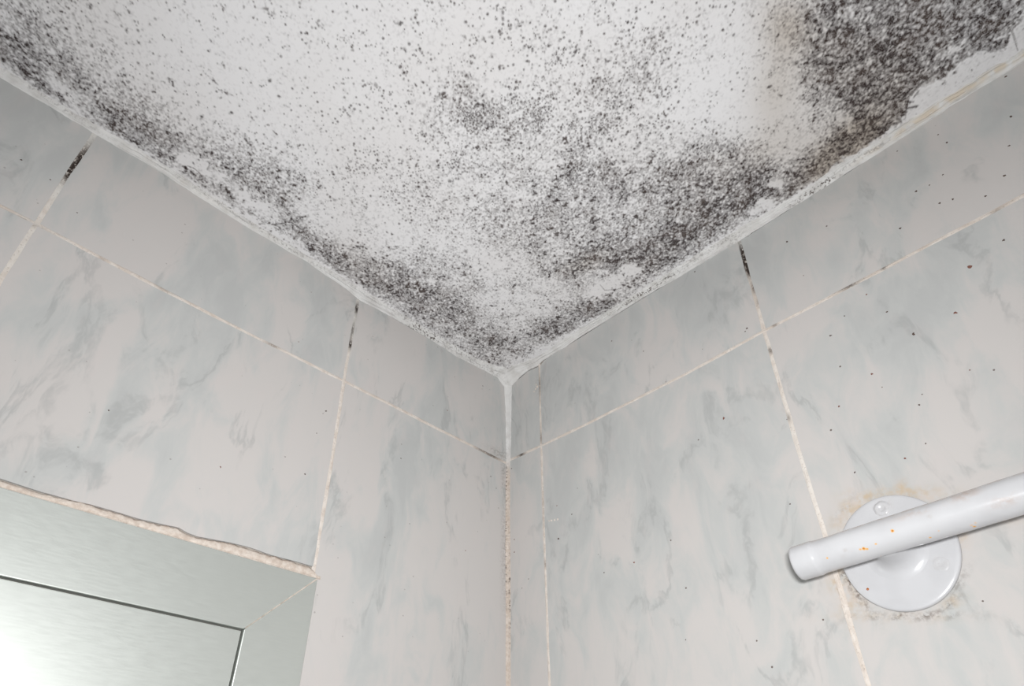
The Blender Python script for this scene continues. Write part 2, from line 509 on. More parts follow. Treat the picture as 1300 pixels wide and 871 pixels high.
SPOTS = [  # large colonies one can pick out: x, y, size in photo points, darkness
    (171, 27, 3, .8), (253, 27, 3.4, .75), (271, 22, 3, .6), (276, 37, 3, .9), (284, 83, 4, .7), (281, 115, 3, .7), (275, 7, 2.4, .6), (74, 4, 3, .7),
    (30, 20, 3.2, .7), (10, 8, 3, .6), (142, 69, 2.4, .7), (195, 110, 2.2, .7), (33, 40, 3, .6), (15, 48, 4, .8), (8, 69, 3.5, .8), (16, 86, 3.5, .8), (34, 98, 3.2, .8),
    (75, 92, 4, .6), (128, 113, 3.6, .65), (152, 120, 3.2, .7), (120, 142, 3, .8), (162, 142, 3.2, .7), (315, 182, 3, 1), (312, 176, 3, .8),
    (380, 185, 2.6, .9), (380, 162, 2.6, .8), (370, 140, 2.2, .8), (332, 110, 3, .8), (399, 118, 2.6, .8), (345, 20, 3, .8), (357, 15, 2.6, .7), (453, 8, 3.4, .8), (308, 50, 3, .5),
    (331, 57, 3, .4), (416, 58, 3, .7), (412, 53, 2.4, .7), (437, 48, 3.4, .6), (446, 47, 3, .5), (472, 57, 2.6, .5),
    (513, 92, 5, .9), (517, 91, 3, 1), (533, 62, 4, .85), (536, 68, 3.6, .95), (528, 71, 3, .8), (531, 78, 3, .7), (487, 115, 3.6, .9), (471, 111, 3, .8), (442, 99, 2.4, .6),
    (518, 115, 3.2, .8), (522, 120, 2.6, .9), (515, 135, 2.6, .7), (539, 173, 4, .9), (536, 171, 3, .9), (517, 190, 4, .85), (531, 29, 2.4, .8), (549, 27, 3, .8), (572, 2, 3.6, .8), (577, 4, 3, .9),
    (587, 4, 2.6, .8), (560, 8, 2.6, .9), (544, 3, 2.4, .8), (457, 133, 2.2, .8), (378, 186, 2.4, .8),
    (585, 110, 4.5, .95), (586, 118, 4, 1), (578, 114, 3.4, .8), (594, 114, 3, .8), (561, 125, 4, .85), (568, 110, 3.2, .7), (581, 137, 4, .8), (596, 147, 4, .8), (573, 142, 3, .8),
    (626, 144, 4.5, .95), (632, 147, 4, .9), (638, 150, 3, .8), (611, 142, 3, .8), (630, 171, 3.4, .9), (607, 191, 3, .8), (629, 188, 3, .6), (634, 190, 3, .7), (627, 196, 3, .6), (653, 188, 2.8, .9),
    (659, 33, 3.8, .95), (658, 27, 2.4, .8), (664, 48, 2.6, .9), (676, 62, 4.6, .85), (639, 10, 3.4, .8), (631, 8, 3, .8), (609, 22, 2.6, .9), (604, 48, 3.2, .8), (637, 36, 2.2, .8), (678, 42, 2.6, .6),
    (691, 55, 3, .6), (705, 81, 3.2, .9), (699, 88, 3, .9), (690, 97, 2.8, .8), (703, 105, 3, .8), (678, 108, 3.4, .9), (692, 7, 2.6, .8), (761, 14, 2.6, .9), (755, 3, 4, .7), (738, 40, 3.4, .8), (700, 22, 2.6, .6),
    (746, 59, 3, .6), (753, 64, 3, .6), (786, 48, 2.8, .9), (868, 37, 3, .5), (811, 80, 3.6, .95), (816, 85, 4, .8), (796, 92, 3.2, 1), (845, 67, 3.4, .8), (862, 67, 3.4, .8), (844, 61, 2.4, .9), (852, 60, 2.4, .9),
    (768, 100, 4, .9), (766, 104, 3, .8), (781, 123, 3.2, .9), (818, 113, 3.4, .9), (805, 111, 2.6, .9), (852, 83, 3, .7), (833, 103, 3, .8), (726, 156, 3.8, .8), (731, 166, 2.4, .9), (724, 179, 2.6, .9), (787, 183, 4, .85), (794, 186, 3, .85),
    (708, 181, 3, .9), (749, 174, 3, .7), (861, 130, 2.8, .8), (892, 90, 2.2, .5), (942, 87, 3, .5), (899, 91, 2.4, .5), (974, 5, 3.6, .7), (994, 29, 3, .6), (1032, 31, 3.4, .6), (1025, 51, 4, .6), (971, 68, 2.6, .6), (982, 114, 2.4, .6), (989, 156, 3, .6),
    (700, 213, 4.5, .8), (717, 202, 4, .75), (712, 215, 4, .6), (709, 240, 4.5, .8), (729, 216, 3.6, .8), (776, 240, 5.5, .9), (760, 213, 3.4, .7), (687, 200, 3.6, .7), (685, 217, 3.4, .6), (727, 247, 4, .7), (690, 267, 4, .7), (680, 267, 3.4, .7),
    (559, 233, 4, .7), (616, 222, 3.4, .8), (582, 227, 3.4, .7), (557, 277, 4, .7), (569, 277, 3.4, .6), (545, 280, 3.4, .5), (525, 242, 3, .6), (490, 208, 3, .8), (640, 268, 6, .7), (650, 262, 4, .7), (668, 294, 4.6, .7), (642, 300, 4.6, .6),
    (683, 314, 4, .8), (679, 320, 3.4, .8), (671, 355, 4, .6), (543, 348, 4, .7), (524, 343, 3.4, .7), (495, 357, 3.6, .8), (488, 373, 3.4, .6), (598, 366, 3, .7), (919, 223, 3.6, .9), (845, 290, 3, .5), (950, 216, 4.5, .6), (829, 196, 4, .6), (902, 288, 3.6, .9), (822, 344, 6, .8), (782, 347, 5, .7), (775, 343, 4, .7),
    (280, 238, 5, .7), (263, 198, 3, .8), (240, 192, 3.4, .7), (350, 204, 3.2, .7), (310, 218, 3.4, .7), (365, 267, 5, .6), (367, 271, 4, .8), (404, 207, 3, .8), (381, 184, 2.6, .8), (364, 290, 4, .8), (372, 291, 4, .8), (380, 293, 4, .8), (391, 309, 4.4, .9), (385, 303, 3.6, .8), (403, 305, 4, .8), (369, 298, 3, .7), (412, 312, 4, .6), (438, 322, 4, .8), (458, 313, 3.4, .9), (460, 321, 3, .8), (463, 340, 3.2, .9), (348, 212, 3, .5),
    (646, 444, 4.6, .8), (635, 440, 4, .7), (630, 433, 4, .7), (622, 442, 3.4, .8), (672, 448, 3.4, .8), (647, 460, 2.6, .7), (655, 455, 3, .8), (585, 437, 3, .7), (597, 436, 3.4, .8), (626, 461, 3, .7), (645, 418, 3.4, .7), (710, 413, 5, .7),
]
for (sx, sy, s, a) in SPOTS:
    p = hit(sx, sy, 2, CEIL)
    q = hit(sx + 1, sy, 2, CEIL)
    stamp(p[0], p[1], 0.5 * s * np.linalg.norm(q - p) * 0.85, a)
    for _ in range(int(s)):
        g = r2.normal(size=2) * 0.0019
        stamp(p[0] + g[0], p[1] + g[1], 0.0006, a * 0.6)

def scratch(pts, width, a):
    global M
    for (x0, y0), (x1, y1) in zip(pts[:-1], pts[1:]):
        p, q = hit(x0, y0, 2, CEIL), hit(x1, y1, 2, CEIL)
        L = np.linalg.norm(q - p)
        nn = max(2, int(L / 0.0005))
        for t in np.linspace(0, 1, nn):
            c = p + (q - p) * t
            stamp(c[0], c[1] + 0.0002 * math.sin(t * 23), width, a * (0.75 + 0.25 * math.sin(t * 40 + x0)))
scratch([(706, 182), (682, 204), (640, 236), (612, 259), (584, 281)], 0.00050, .42)
scratch([(584, 281), (560, 278), (540, 284)], 0.0005, .32)
scratch([(345, 285), (358, 284), (364, 282), (371, 283), (378, 288), (386, 293), (394, 304)], 0.0008, .85)
scratch([(238, 211), (246, 214), (252, 219), (258, 226)], 0.0006, .7)
scratch([(263, 216), (266, 210), (272, 207)], 0.00055, .65)
scratch([(706, 350), (690, 330), (680, 322)], 0.00045, .25)
scratch([(742, 322), (765, 326), (780, 331)], 0.0007, .6)
scratch([(762, 362), (768, 369), (780, 368), (792, 366)], 0.00055, .5)
scratch([(1283, 36), (1287, 46), (1292, 64)], 0.0006, .55)
scratch([(955, 72), (966, 70), (973, 67)], 0.0005, .4)
scratch([(984, 12), (984, 60)], 0.0005, .25)
scratch([(705, 120), (711, 142)], 0.0004, .3)
scratch([(600, 181), (620, 180), (629, 172)], 0.0004, .35)
scratch([(1158, 118), (1172, 104), (1190, 92), (1197, 84)], 0.0011, .75)
scratch([(1160, 124), (1166, 116)], 0.0008, .7)
scratch([(1152, 137), (1164, 135)], 0.0011, .8)
M = np.clip(M * 0.97, 0, 1)

warmth = blobs(px, py, [(985, 80, 22, 60, 5, .45), (1030, 120, 40, 50, 20, .30), (1060, 205, 46, 16, -32, .60), (1090, 165, 46, 26, -30, .45), (1000, 30, 24, 30, 0, .35),
                        (1120, 80, 60, 50, 0, .25), (820, 330, 60, 20, -30, .10), (960, 200, 60, 18, -20, .15), (745, 335, 22, 8, -20, .35), (450, 330, 60, 14, 33, .10)])
warmth = np.clip(warmth * (1 + 0.25 * n4), 0, 0.8) * (1 - 0.75 * skim)
warmth[bad] = 0
# flaked paint and heaved plaster are real relief
rel = np.zeros_like(px)
rough_zone = np.clip(D * 1.4, 0, 1)
rel -= 0.00022 * rough_zone * n1
rel += 0.0004 * np.clip(cl, 0, 1) * (~bad)
rel -= 0.0002 * skim * (~bad)
rel -= 0.00012 * n2 * (~bad) * (skim + 0.5 * lm)
P[..., 2] += np.where(bad, 0, rel)
me = bpy.data.meshes.new('ceiling')
nv = nx * nx
me.vertices.add(nv)
me.vertices.foreach_set('co', P.reshape(-1).astype(np.float32))
I = np.arange(nv).reshape(nx, nx)
quads = np.stack([I[:-1, :-1], I[1:, :-1], I[1:, 1:], I[:-1, 1:]], -1).reshape(-1, 4)
me.loops.add(quads.size)
me.loops.foreach_set('vertex_index', quads.ravel().astype(np.int32))
me.polygons.add(len(quads))
me.polygons.foreach_set('loop_start', (np.arange(len(quads)) * 4).astype(np.int32))
me.polygons.foreach_set('use_smooth', np.ones(len(quads), bool))
me.update(calc_edges=True)
for k_, arr in (('mould', M), ('damp_stain', warmth), ('relief', rough_zone * 0.5 * n2)):
    at = me.attributes.new(k_, 'FLOAT', 'POINT')
    at.data.foreach_set('value', arr.ravel().astype(np.float32))
me.materials.append(mc.m)
me.materials.append(ms.m)
ceiling = bpy.data.objects.new('ceiling', me)
COL.objects.link(ceiling)
structure(ceiling)

# ------------------------------------------------------------------ tiled walls
TILE_H = 0.333
ZG = -0.1130

def wall_xyz(side, u, v, d):      # d = height above the wall plane, into the room
    if side == 'L':
        return np.stack([d + 0 * u, -u, v], -1)
    return np.stack([u, -d + 0 * u, v], -1)

def coons(bot, top, lef, rig, n, m):
    s = np.r_[0, 0.0001, np.linspace(0, 1, n)[1:-1], 0.9999, 1]
    t = np.r_[0, 0.0001, np.linspace(0, 1, m)[1:-1], 0.9999, 1]
    B, T, L, R_ = bot(s), top(s), lef(t), rig(t)
    S, TT = np.meshgrid(s, t, indexing='ij')
    S, TT = S[..., None], TT[..., None]
    Q = (1 - TT) * B[:, None] + TT * T[:, None] + (1 - S) * L[None] + S * R_[None] \
        - ((1 - S) * (1 - TT) * B[0] + S * TT * T[-1] + (1 - S) * TT * T[0] + S * (1 - TT) * B[-1])
    return Q

def marb_shade_px(side):
    if side == 'L':
        return [(50, 180, 60, 60, 0, .8), (60, 205, 40, 10, -20, .9), (40, 150, 60, 30, 0, .9), (130, 292, 9, 20, 10, .9), (122, 265, 18, 14, 0, .6),
                (290, 350, 46, 32, 20, 1.0), (360, 325, 30, 26, 0, .8), (245, 345, 10, 22, 20, .9), (330, 405, 16, 30, 15, .9), (410, 430, 24, 26, 0, .7), (400, 375, 20, 20, 0, .7),
                (205, 305, 40, 30, 0, -1.2), (370, 420, 18, 22, 30, -1.0), (170, 240, 30, 14, 0, -.5), (310, 275, 40, 12, 30, -.2),
                (140, 395, 60, 12, -15, .9), (205, 375, 26, 14, 0, .8), (245, 440, 44, 34, -20, 1.0), (170, 460, 22, 40, 25, .9), (150, 520, 24, 50, 30, 1.0),
                (45, 350, 14, 30, 20, .6), (25, 440, 50, 20, -20, .5), (115, 345, 40, 22, 20, -1.1), (320, 480, 40, 40, 0, -1.0), (370, 510, 12, 40, 20, .9), (390, 470, 16, 24, 0, .8),
                (260, 510, 24, 12, -30, .7), (90, 590, 50, 14, -5, .9), (210, 600, 16, 50, 15, 1.0), (190, 560, 20, 20, 0, .5), (240, 580, 10, 40, 20, .5), (70, 510, 50, 30, -20, -1.0),
                (150, 610, 20, 20, 0, -.5), (300, 580, 40, 50, 10, -.9), (350, 600, 12, 50, 10, .6), (250, 660, 30, 10, 20, .5), (30, 610, 20, 8, 0, .5),
                (580, 445, 30, 50, 10, 1.0), (505, 450, 22, 28, 10, -1.0), (480, 420, 14, 40, 15, .5), (460, 470, 30, 10, 20, .6), (540, 500, 18, 30, 10, -.4),
                (520, 600, 18, 50, 12, 1.0), (560, 580, 26, 26, 0, .8), (480, 700, 16, 24, 10, .9), (505, 640, 12, 40, 10, .5), (440, 600, 14, 60, 8, .3), (600, 650, 30, 50, 0, -1.2), (600, 740, 30, 40, 0, -1.2), (470, 650, 24, 30, 0, -.6), (560, 700, 12, 60, 8, .5), (550, 770, 20, 10, 0, .8)]
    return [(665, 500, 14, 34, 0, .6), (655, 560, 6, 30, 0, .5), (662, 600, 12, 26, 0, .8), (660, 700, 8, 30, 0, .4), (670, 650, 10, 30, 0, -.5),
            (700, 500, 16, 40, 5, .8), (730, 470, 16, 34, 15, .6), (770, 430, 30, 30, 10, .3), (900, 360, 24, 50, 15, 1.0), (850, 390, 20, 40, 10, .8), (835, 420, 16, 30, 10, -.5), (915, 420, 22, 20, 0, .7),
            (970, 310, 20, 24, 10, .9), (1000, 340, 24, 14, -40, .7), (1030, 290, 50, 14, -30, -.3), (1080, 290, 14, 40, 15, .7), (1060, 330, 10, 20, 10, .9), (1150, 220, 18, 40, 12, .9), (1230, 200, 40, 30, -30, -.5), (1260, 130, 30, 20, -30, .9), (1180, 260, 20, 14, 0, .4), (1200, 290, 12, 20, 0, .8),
            (800, 570, 50, 40, 0, 1.0), (780, 700, 90, 70, 0, .6), (900, 640, 50, 70, 0, .4), (880, 380, 90, 60, 0, .4), (1240, 150, 80, 50, -30, .5), (1010, 270, 60, 30, -30, .3), (710, 610, 16, 50, 8, 1.0), (700, 700, 12, 40, 5, .5), (745, 660, 14, 60, 8, .9), (750, 590, 8, 30, 5, -1.0), (830, 640, 14, 60, 10, .9), (790, 650, 12, 50, 8, -.8), (880, 600, 20, 60, 10, .7), (860, 690, 20, 50, 5, -.8), (770, 740, 30, 30, 0, .5),  # broad grey blobs here paint the light's falloff into the tile colour
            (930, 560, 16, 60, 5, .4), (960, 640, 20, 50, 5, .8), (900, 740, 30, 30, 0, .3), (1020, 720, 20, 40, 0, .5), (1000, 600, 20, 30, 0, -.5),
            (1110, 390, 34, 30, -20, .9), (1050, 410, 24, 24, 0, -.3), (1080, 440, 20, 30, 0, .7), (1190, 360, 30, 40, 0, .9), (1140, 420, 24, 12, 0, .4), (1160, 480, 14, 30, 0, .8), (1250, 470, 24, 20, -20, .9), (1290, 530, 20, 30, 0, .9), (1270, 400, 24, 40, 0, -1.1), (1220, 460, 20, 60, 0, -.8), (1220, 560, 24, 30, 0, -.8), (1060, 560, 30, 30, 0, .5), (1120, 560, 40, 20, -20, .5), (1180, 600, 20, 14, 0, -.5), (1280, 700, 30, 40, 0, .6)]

TILE_ATTR = ('marbling', 'flecks', 'rust_stain', 'grime', 'tile_shift', 'chalk')

def add_tile(mb, side, bot, top, lef, rig, n, m, seed, shift=True, gap=0.0014):
    Q = coons(polyline(bot), polyline(top), polyline(lef), polyline(rig), n, m)
    ns, mt = Q.shape[:2]
    w_b, w_t = wob(ns, 0.00022, 6, seed), wob(ns, 0.00022, 6, seed + 1)
    w_l, w_r = wob(mt, 0.00022, 6, seed + 2), wob(mt, 0.00022, 6, seed + 3)
    g = gap
    S = np.linspace(0, 1, ns)[:, None]
    T = np.linspace(0, 1, mt)[None, :]
    e = 12.0
    wl_ = np.exp(-S * e); wr_ = np.exp(-(1 - S) * e); wb_ = np.exp(-T * e); wt_ = np.exp(-(1 - T) * e)
    sgn = 1
    Q[..., 0] += wl_ * (g + w_l[None, :]) - wr_ * (g + w_r[None, :])
    Q[..., 1] += wb_ * (g + w_b[:, None]) - wt_ * (g + w_t[:, None])
    # rounded glazed edge: the outermost ring drops into the joint, the next one sits 0.5 mm inside it
    d = np.zeros((ns, mt))
    d[0], d[-1], d[:, 0], d[:, -1] = -0.0012, -0.0012, -0.0012, -0.0012
    Q[1, :, 0] += 0.0004; Q[-2, :, 0] -= 0.0004
    Q[:, 1, 1] += 0.0004; Q[:, -2, 1] -= 0.0004
    X = wall_xyz(side, Q[..., 0], Q[..., 1], d)
    px, py = photo(X)
    inb = (px > -100) & (px < 1400) & (py > -50) & (py < 960)
    mar = np.where(inb, blobs(px, py, marb_shade_px(side)), 0)
    if side == 'R':
        fl = np.full_like(px, .8)
        st = blobs(px, py, [(1076, 655, 11, 18, 35, .9), (1092, 640, 16, 6, -35, .9), (1144, 620, 5, 8, 20, 1.0), (1150, 626, 40, 5, 0, .9), (1180, 634, 14, 4, 20, .8), (1224, 686, 5, 14, 0, .7),
                            (1207, 764, 12, 6, -15, .9), (1086, 762, 8, 14, -20, .9), (1066, 745, 8, 26, -15, 1.0), (1060, 725, 7, 10, 0, .6), (1290, 656, 14, 6, -15, .5), (1150, 783, 60, 4, 0, .5)])
        gm = blobs(px, py, [(1218, 742, 3, 16, 30, .5), (1084, 748, 2.5, 26, -36, 1.0), (1072, 722, 2, 12, -20, .7), (1160, 782, 40, 2, 0, .9), (1200, 772, 16, 2, -35, .7), (1074, 642, 3, 16, 40, .2), (684, 490, 3, 8, 0, .3), (1050, 228, 20, 2, -30, .2)])
    else:
        fl = np.full_like(px, .15)
        st = blobs(px, py, [(300, 700, 60, 3, 15, .3)])
        gm = blobs(px, py, [(640, 600, 1.6, 14, 0, .5), (641, 700, 1.5, 50, 0, .9), (632, 575, 10, 3, 30, .5), (376, 717, 4, 3, 0, 0)])
    sh = np.zeros(Q.shape[:2] + (3,))
    r = np.random.default_rng(seed)
    sh[...] = r.uniform(-4, 4, 3)
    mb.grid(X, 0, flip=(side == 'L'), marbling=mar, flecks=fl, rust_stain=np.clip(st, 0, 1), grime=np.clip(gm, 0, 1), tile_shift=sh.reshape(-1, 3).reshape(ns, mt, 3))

def grout(mb, side, pts, width, seed, grime=(), chalk=(), depth=-0.00030, vertical=False, n=None):
    f = polyline(pts)
    L = np.linalg.norm(np.diff(np.asarray(pts), axis=0), axis=1).sum()
    n = n or max(4, int(L / 0.0018))
    t = np.linspace(0, 1, n)
    c = f(t)
    cols = []
    k = 6
    for j in range(k):
        a = (j / (k - 1) - 0.5) * width
        q = c.copy()
        q[:, 0 if vertical else 1] += a
        dd = depth + 0.0003 * (1 - (2 * j / (k - 1) - 1) ** 2) + wob(n, 0.00010, 3, seed + j)
        cols.append(wall_xyz(side, q[:, 0], q[:, 1], dd))
    X = np.stack(cols, 1)
    px, py = photo(X)
    gm = np.clip(blobs(px, py, grime), 0, 1) if len(grime) else np.zeros_like(px)
    ch = np.clip(blobs(px, py, chalk), 0, 1) if len(chalk) else np.zeros_like(px)
    mb.grid(X, 1, flip=(side == 'L') ^ (not vertical), grime=gm, chalk=ch)

def fleck(mb, side, x, y, r, mat, seed):
    r_ = np.random.default_rng(seed)
    u, v = hl(x, y) if side == 'L' else hr(x, y)
    k = 9
    a = np.linspace(0, 2 * math.pi, k, endpoint=False)
    rr = 0.82 * r * (1 + 0.25 * r_.normal(size=k))
    uu = np.r_[u + rr * np.cos(a), u]
    vv = np.r_[v + rr * np.sin(a), v]
    dd = np.r_[np.full(k, 0.00005), 0.00035]
    X = wall_xyz(side, uu, vv, dd)
    F_ = [(i, (i + 1) % k, k) for i in range(k)]
    if side == 'R':
        F_ = [f for f in F_]
    else:
        F_ = [f[::-1] for f in F_]
    mb.add(X, F_, mat)

# ---- left wall
wl = MB()
WIN_R, WIN_T, WIN_L, WIN_B = 0.2025, -0.2992, 0.7045, -0.779
c_top = hl(643, 487); c_mid = np.array([0.0, ZG]); c_low = np.array([0.0, ZG - TILE_H])
l1_t, l1_m, l1_a, l1_b = hl(455.5, 377), hl(436.5, 483.5), hl(428.5, 540), hl(399.5, 720)
l2_t, l2_m, l2_b = hl(121, 168), hl(46, 284), hl(0, 355.5)
lf_t, lf_m = np.array([0.706, -0.001]), np.array([0.706, hl(0, 266)[1]])
l1_low = np.array([0.2085, ZG - TILE_H])
dirn = (l2_b - l2_m) / (l2_m[1] - l2_b[1])
top_left = [hl(*p) for p in [(630, 478), (600, 461), (548, 431), (500, 403), (455.5, 377)]]
for p in top_left: p[1] = min(p[1], -0.0002)
tl2 = [hl(*p) for p in [(455.5, 377), (440, 365), (386, 328), (321, 291), (260, 253), (200, 214), (121, 168)]]
tl3 = [hl(*p) for p in [(121, 168), (60, 131), (0, 96)]]
# in wall coordinates u grows leftwards, so the patch's "left" side is the corner side
add_tile(wl, 'L', [(0.0, c_mid[1]), l1_m], [(0.0, top_left[0][1] - .001)] + top_left, [(0.0, c_mid[1]), (0.0, top_left[0][1] - .001)], [l1_m, l1_t], 40, 26, 100)
mid_line = [l1_m, hl(325, 428), hl(203, 366), l2_m]
add_tile(wl, 'L', mid_line, tl2, [l1_m, l1_t], [l2_m, l2_t], 60, 30, 110)
add_tile(wl, 'L', [l2_m, lf_m], tl3 + [lf_t], [l2_m, l2_t], [lf_m, lf_t], 50, 26, 120)
add_tile(wl, 'L', [c_low, l1_low], [(0.0, c_mid[1]), hl(579, 556), l1_m], [c_low, (0.0, c_mid[1])], [l1_low, l1_b, l1_a, l1_m], 40, 70, 130)
chip = [(399.5, 722), (379, 717), (338, 705), (322, 700), (288, 690), (250, 684), (237, 679), (226, 672), (210, 669), (176, 661), (112, 642), (51, 628), (0, 611)]
chip_w = [hl(*p) for p in chip]
l2_end = np.array([chip_w[-1][0] + 0.0, 0])
l2_low = l2_m + dirn * (l2_m[1] - (-0.294))
bot_poly = chip_w + [np.array([l2_low[0], -0.2945])]
add_tile(wl, 'L', bot_poly, mid_line, [chip_w[0], l1_b, l1_a, l1_m], [bot_poly[-1], l2_b, l2_m], 80, 60, 140)
add_tile(wl, 'L', [bot_poly[-1], (0.706, -0.2945)], [l2_m, lf_m], [bot_poly[-1], l2_b, l2_m], [(0.706, -0.2945), lf_m], 40, 30, 150)
# plain rows and columns beyond the picture
cols_l = [0.0, 0.2085, 0.456, 0.706, 0.956, 1.206, 1.456, EXT]
rows = [-0.001, ZG] + [ZG - TILE_H * i for i in range(1, 7)] + [FLOOR]
rows = [r for r in rows if r > FLOOR - 1e-6]
if rows[-1] != FLOOR: rows.append(FLOOR)
for i in range(7):
    for j in range(len(rows) - 1):
        u0, u1, v1, v0 = cols_l[i], cols_l[i + 1], rows[j], rows[j + 1]
        if i < 3 and j < 2: continue
        if 1 <= i <= 2:
            if v0 >= WIN_B - 1e-3: continue
            v1 = min(v1, WIN_B)
        if v1 - v0 < 0.01: continue
        add_tile(wl, 'L', [(u0, v0), (u1, v0)], [(u0, v1), (u1, v1)], [(u0, v0), (u0, v1)], [(u1, v0), (u1, v1)], 6, 6, 200 + i * 20 + j)
GR_L = [(100, 205, 7, 18, 40, 1.2), (88, 222, 5, 8, 40, .6), (453, 392, 3, 6, 0, 1.0), (447, 420, 2, 9, 12, .8), (445, 438, 2.5, 4, 0, 1.0), (625, 577, 8, 4, 30, .8), (610, 570, 6, 3, 30, .5), (20, 275, 30, 2, 25, .4), (345, 438, 8, 2, 25, .5), (210, 368, 10, 2, 25, .3), (127, 332, 4, 3, 0, .5)]
CH_L = [(118, 175, 14, 14, 0, 1.0), (75, 240, 10, 16, 30, .7), (452, 400, 10, 40, 0, .9), (30, 310, 24, 30, 40, .45)]
grout(wl, 'L', [l1_t + (0, .002), l1_m, l1_a, l1_b, l1_low, (0.2085, FLOOR)], 0.0042, 31, GR_L, CH_L, vertical=True)
grout(wl, 'L', [l2_t + (0, .002), l2_m, l2_b, l2_low], 0.0046, 32, GR_L, CH_L, vertical=True)
grout(wl, 'L', [(0, ZG), hl(579, 556), l1_m, hl(325, 428), hl(203, 366), l2_m, lf_m, (EXT, ZG)], 0.0040, 33, GR_L, CH_L)
for v in rows[2:-1]:
    for a, b in ((0, WIN_R if v > WIN_B + .01 else EXT), (WIN_L, EXT)):
        if v > WIN_B + .01 or a == 0:
            grout(wl, 'L', [(a, v), (b, v)], 0.004, 40, n=12)
for u in cols_l[2:-1]:
    v1 = 0.0 if u > 0.6 else WIN_B
    grout(wl, 'L', [(u, v1), (u, FLOOR)], 0.004, 50, vertical=True, n=12)
# wall body round the window opening
TB = -0.0016
wl.box((-0.10, -EXT, WIN_T), (TB, 0.0, 0.002), 2)
wl.box((-0.10, -WIN_R, FLOOR), (TB, 0.0, WIN_T), 2)
wl.box((-0.10, -EXT, FLOOR), (TB, -WIN_L, WIN_T), 2)
wl.box((-0.10, -WIN_L, FLOOR), (TB, -WIN_R, WIN_B), 2)
for i, (x, y, r, m_) in enumerate([(27, 203, .0009, 3), (98, 270, .0007, 3), (64, 228, .0006, 3), (387, 602, .0009, 3), (402, 550, .0006, 3), (414, 522, .0009, 3), (410, 525, .0005, 3), (280, 593, .0008, 4), (362, 580, .0005, 3), (613, 490, .0009, 3), (138, 521, .0006, 3), (509, 582, .0007, 3), (591, 699, .0006, 4), (520, 665, .0005, 3), (568, 521, .0008, 4), (612, 494, .0005, 4), (395, 371, .0005, 4), (379, 434, .0005, 4), (455, 380, .0004, 3), (623, 605, .0008, 3), (630, 620, .0006, 3), (633, 645, .0006, 3)]):
    fleck(wl, 'L', x, y, r, m_, 300 + i)
structure(wl.build('wall_left', [mt_l, mg.m, ms.m, mf.m, mr.m], attrs=TILE_ATTR))

# ---- right wall
wr = MB()
r0_t, r0_m, r0_a, r0_b = hr(684.5, 464), hr(686.8, 566), hr(690, 670), hr(694, 781)
r1_t, r1_m, r1_a, r1_b = hr(938, 305), hr(970, 420), hr(1012, 566), hr(1047.5, 680)
r1_c = hr(1076, 781)
r0_low = np.array([r0_b[0] + .0002, ZG - TILE_H]); r1_low = np.array([r1_c[0], ZG - TILE_H])
ztl = lambda pts: [np.array([hr(*p)[0], min(hr(*p)[1], 0.001)]) for p in pts]
topa = ztl([(656, 482), (671, 469), (684.5, 463)])
topb = ztl([(684.5, 463), (690, 456), (724, 433), (768, 406), (808, 381), (870, 345), (938, 304.5)])
topc = ztl([(938, 304.5), (990, 272), (1060, 228), (1085, 212), (1151, 169), (1232, 117.5), (1300, 76)])
rf_t = np.array([0.552, topc[-1][1]]); rf_m = np.array([0.552, hr(1300, 247)[1]])
rf_low = np.array([0.552, ZG - TILE_H])
rc_m = np.array([0.0, hr(648, 583)[1]])
add_tile(wr, 'R', [rc_m, r0_m], [(0.0, topa[0][1])] + topa, [rc_m, (0.0, topa[0][1])], [r0_m, r0_t], 14, 26, 400)
add_tile(wr, 'R', [r0_m, hr(741, 540), hr(870, 475), r1_m], topb, [r0_m, r0_t], [r1_m, r1_t], 60, 30, 410)
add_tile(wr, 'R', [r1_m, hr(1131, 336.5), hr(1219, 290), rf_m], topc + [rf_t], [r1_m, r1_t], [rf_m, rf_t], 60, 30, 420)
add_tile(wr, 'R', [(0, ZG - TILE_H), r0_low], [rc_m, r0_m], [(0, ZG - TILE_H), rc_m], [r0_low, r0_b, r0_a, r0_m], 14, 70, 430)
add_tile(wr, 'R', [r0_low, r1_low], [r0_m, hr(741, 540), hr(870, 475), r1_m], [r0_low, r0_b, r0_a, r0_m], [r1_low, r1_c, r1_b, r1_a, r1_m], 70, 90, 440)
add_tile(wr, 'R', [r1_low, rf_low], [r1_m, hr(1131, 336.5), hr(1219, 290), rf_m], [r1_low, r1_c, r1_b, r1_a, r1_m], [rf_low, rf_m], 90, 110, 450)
cols_r = [0.0, r0_m[0], r1_m[0], 0.552, 0.802, 1.052, 1.302, 1.552, EXT]
for i in range(8):
    for j in range(len(rows) - 1):
        if i < 3 and j < 2: continue
        u0, u1, v1, v0 = cols_r[i], cols_r[i + 1], rows[j], rows[j + 1]
        if v1 - v0 < 0.01: continue
        add_tile(wr, 'R', [(u0, v0), (u1, v0)], [(u0, v1), (u1, v1)], [(u0, v0), (u0, v1)], [(u1, v0), (u1, v1)], 6, 6, 500 + i * 20 + j)
GR_R = [(944, 325, 4, 14, -15, 1.2), (950, 342, 3, 8, -15, .9), (957, 366, 2, 5, -15, .8), (963, 384, 2, 4, 0, .5), (1078, 363, 10, 2, -25, .8), (1122, 340, 3, 2, -25, .8), (983, 412, 3, 3, -25, .6), (978, 445, 2, 3, -15, .8), (662, 577, 4, 3, -25, .9), (1001, 530, 2, 4, -15, .5),
        (684, 490, 3, 9, 0, .6), (687, 555, 3, 6, 0, .5), (693, 715, 2, 4, 0, .5), (691, 640, 2, 30, 0, .25), (1265, 268, 8, 2, -27, .4)]
CH_R = [(940, 310, 8, 12, 0, 1.0), (1020, 590, 14, 60, -15, .35)]
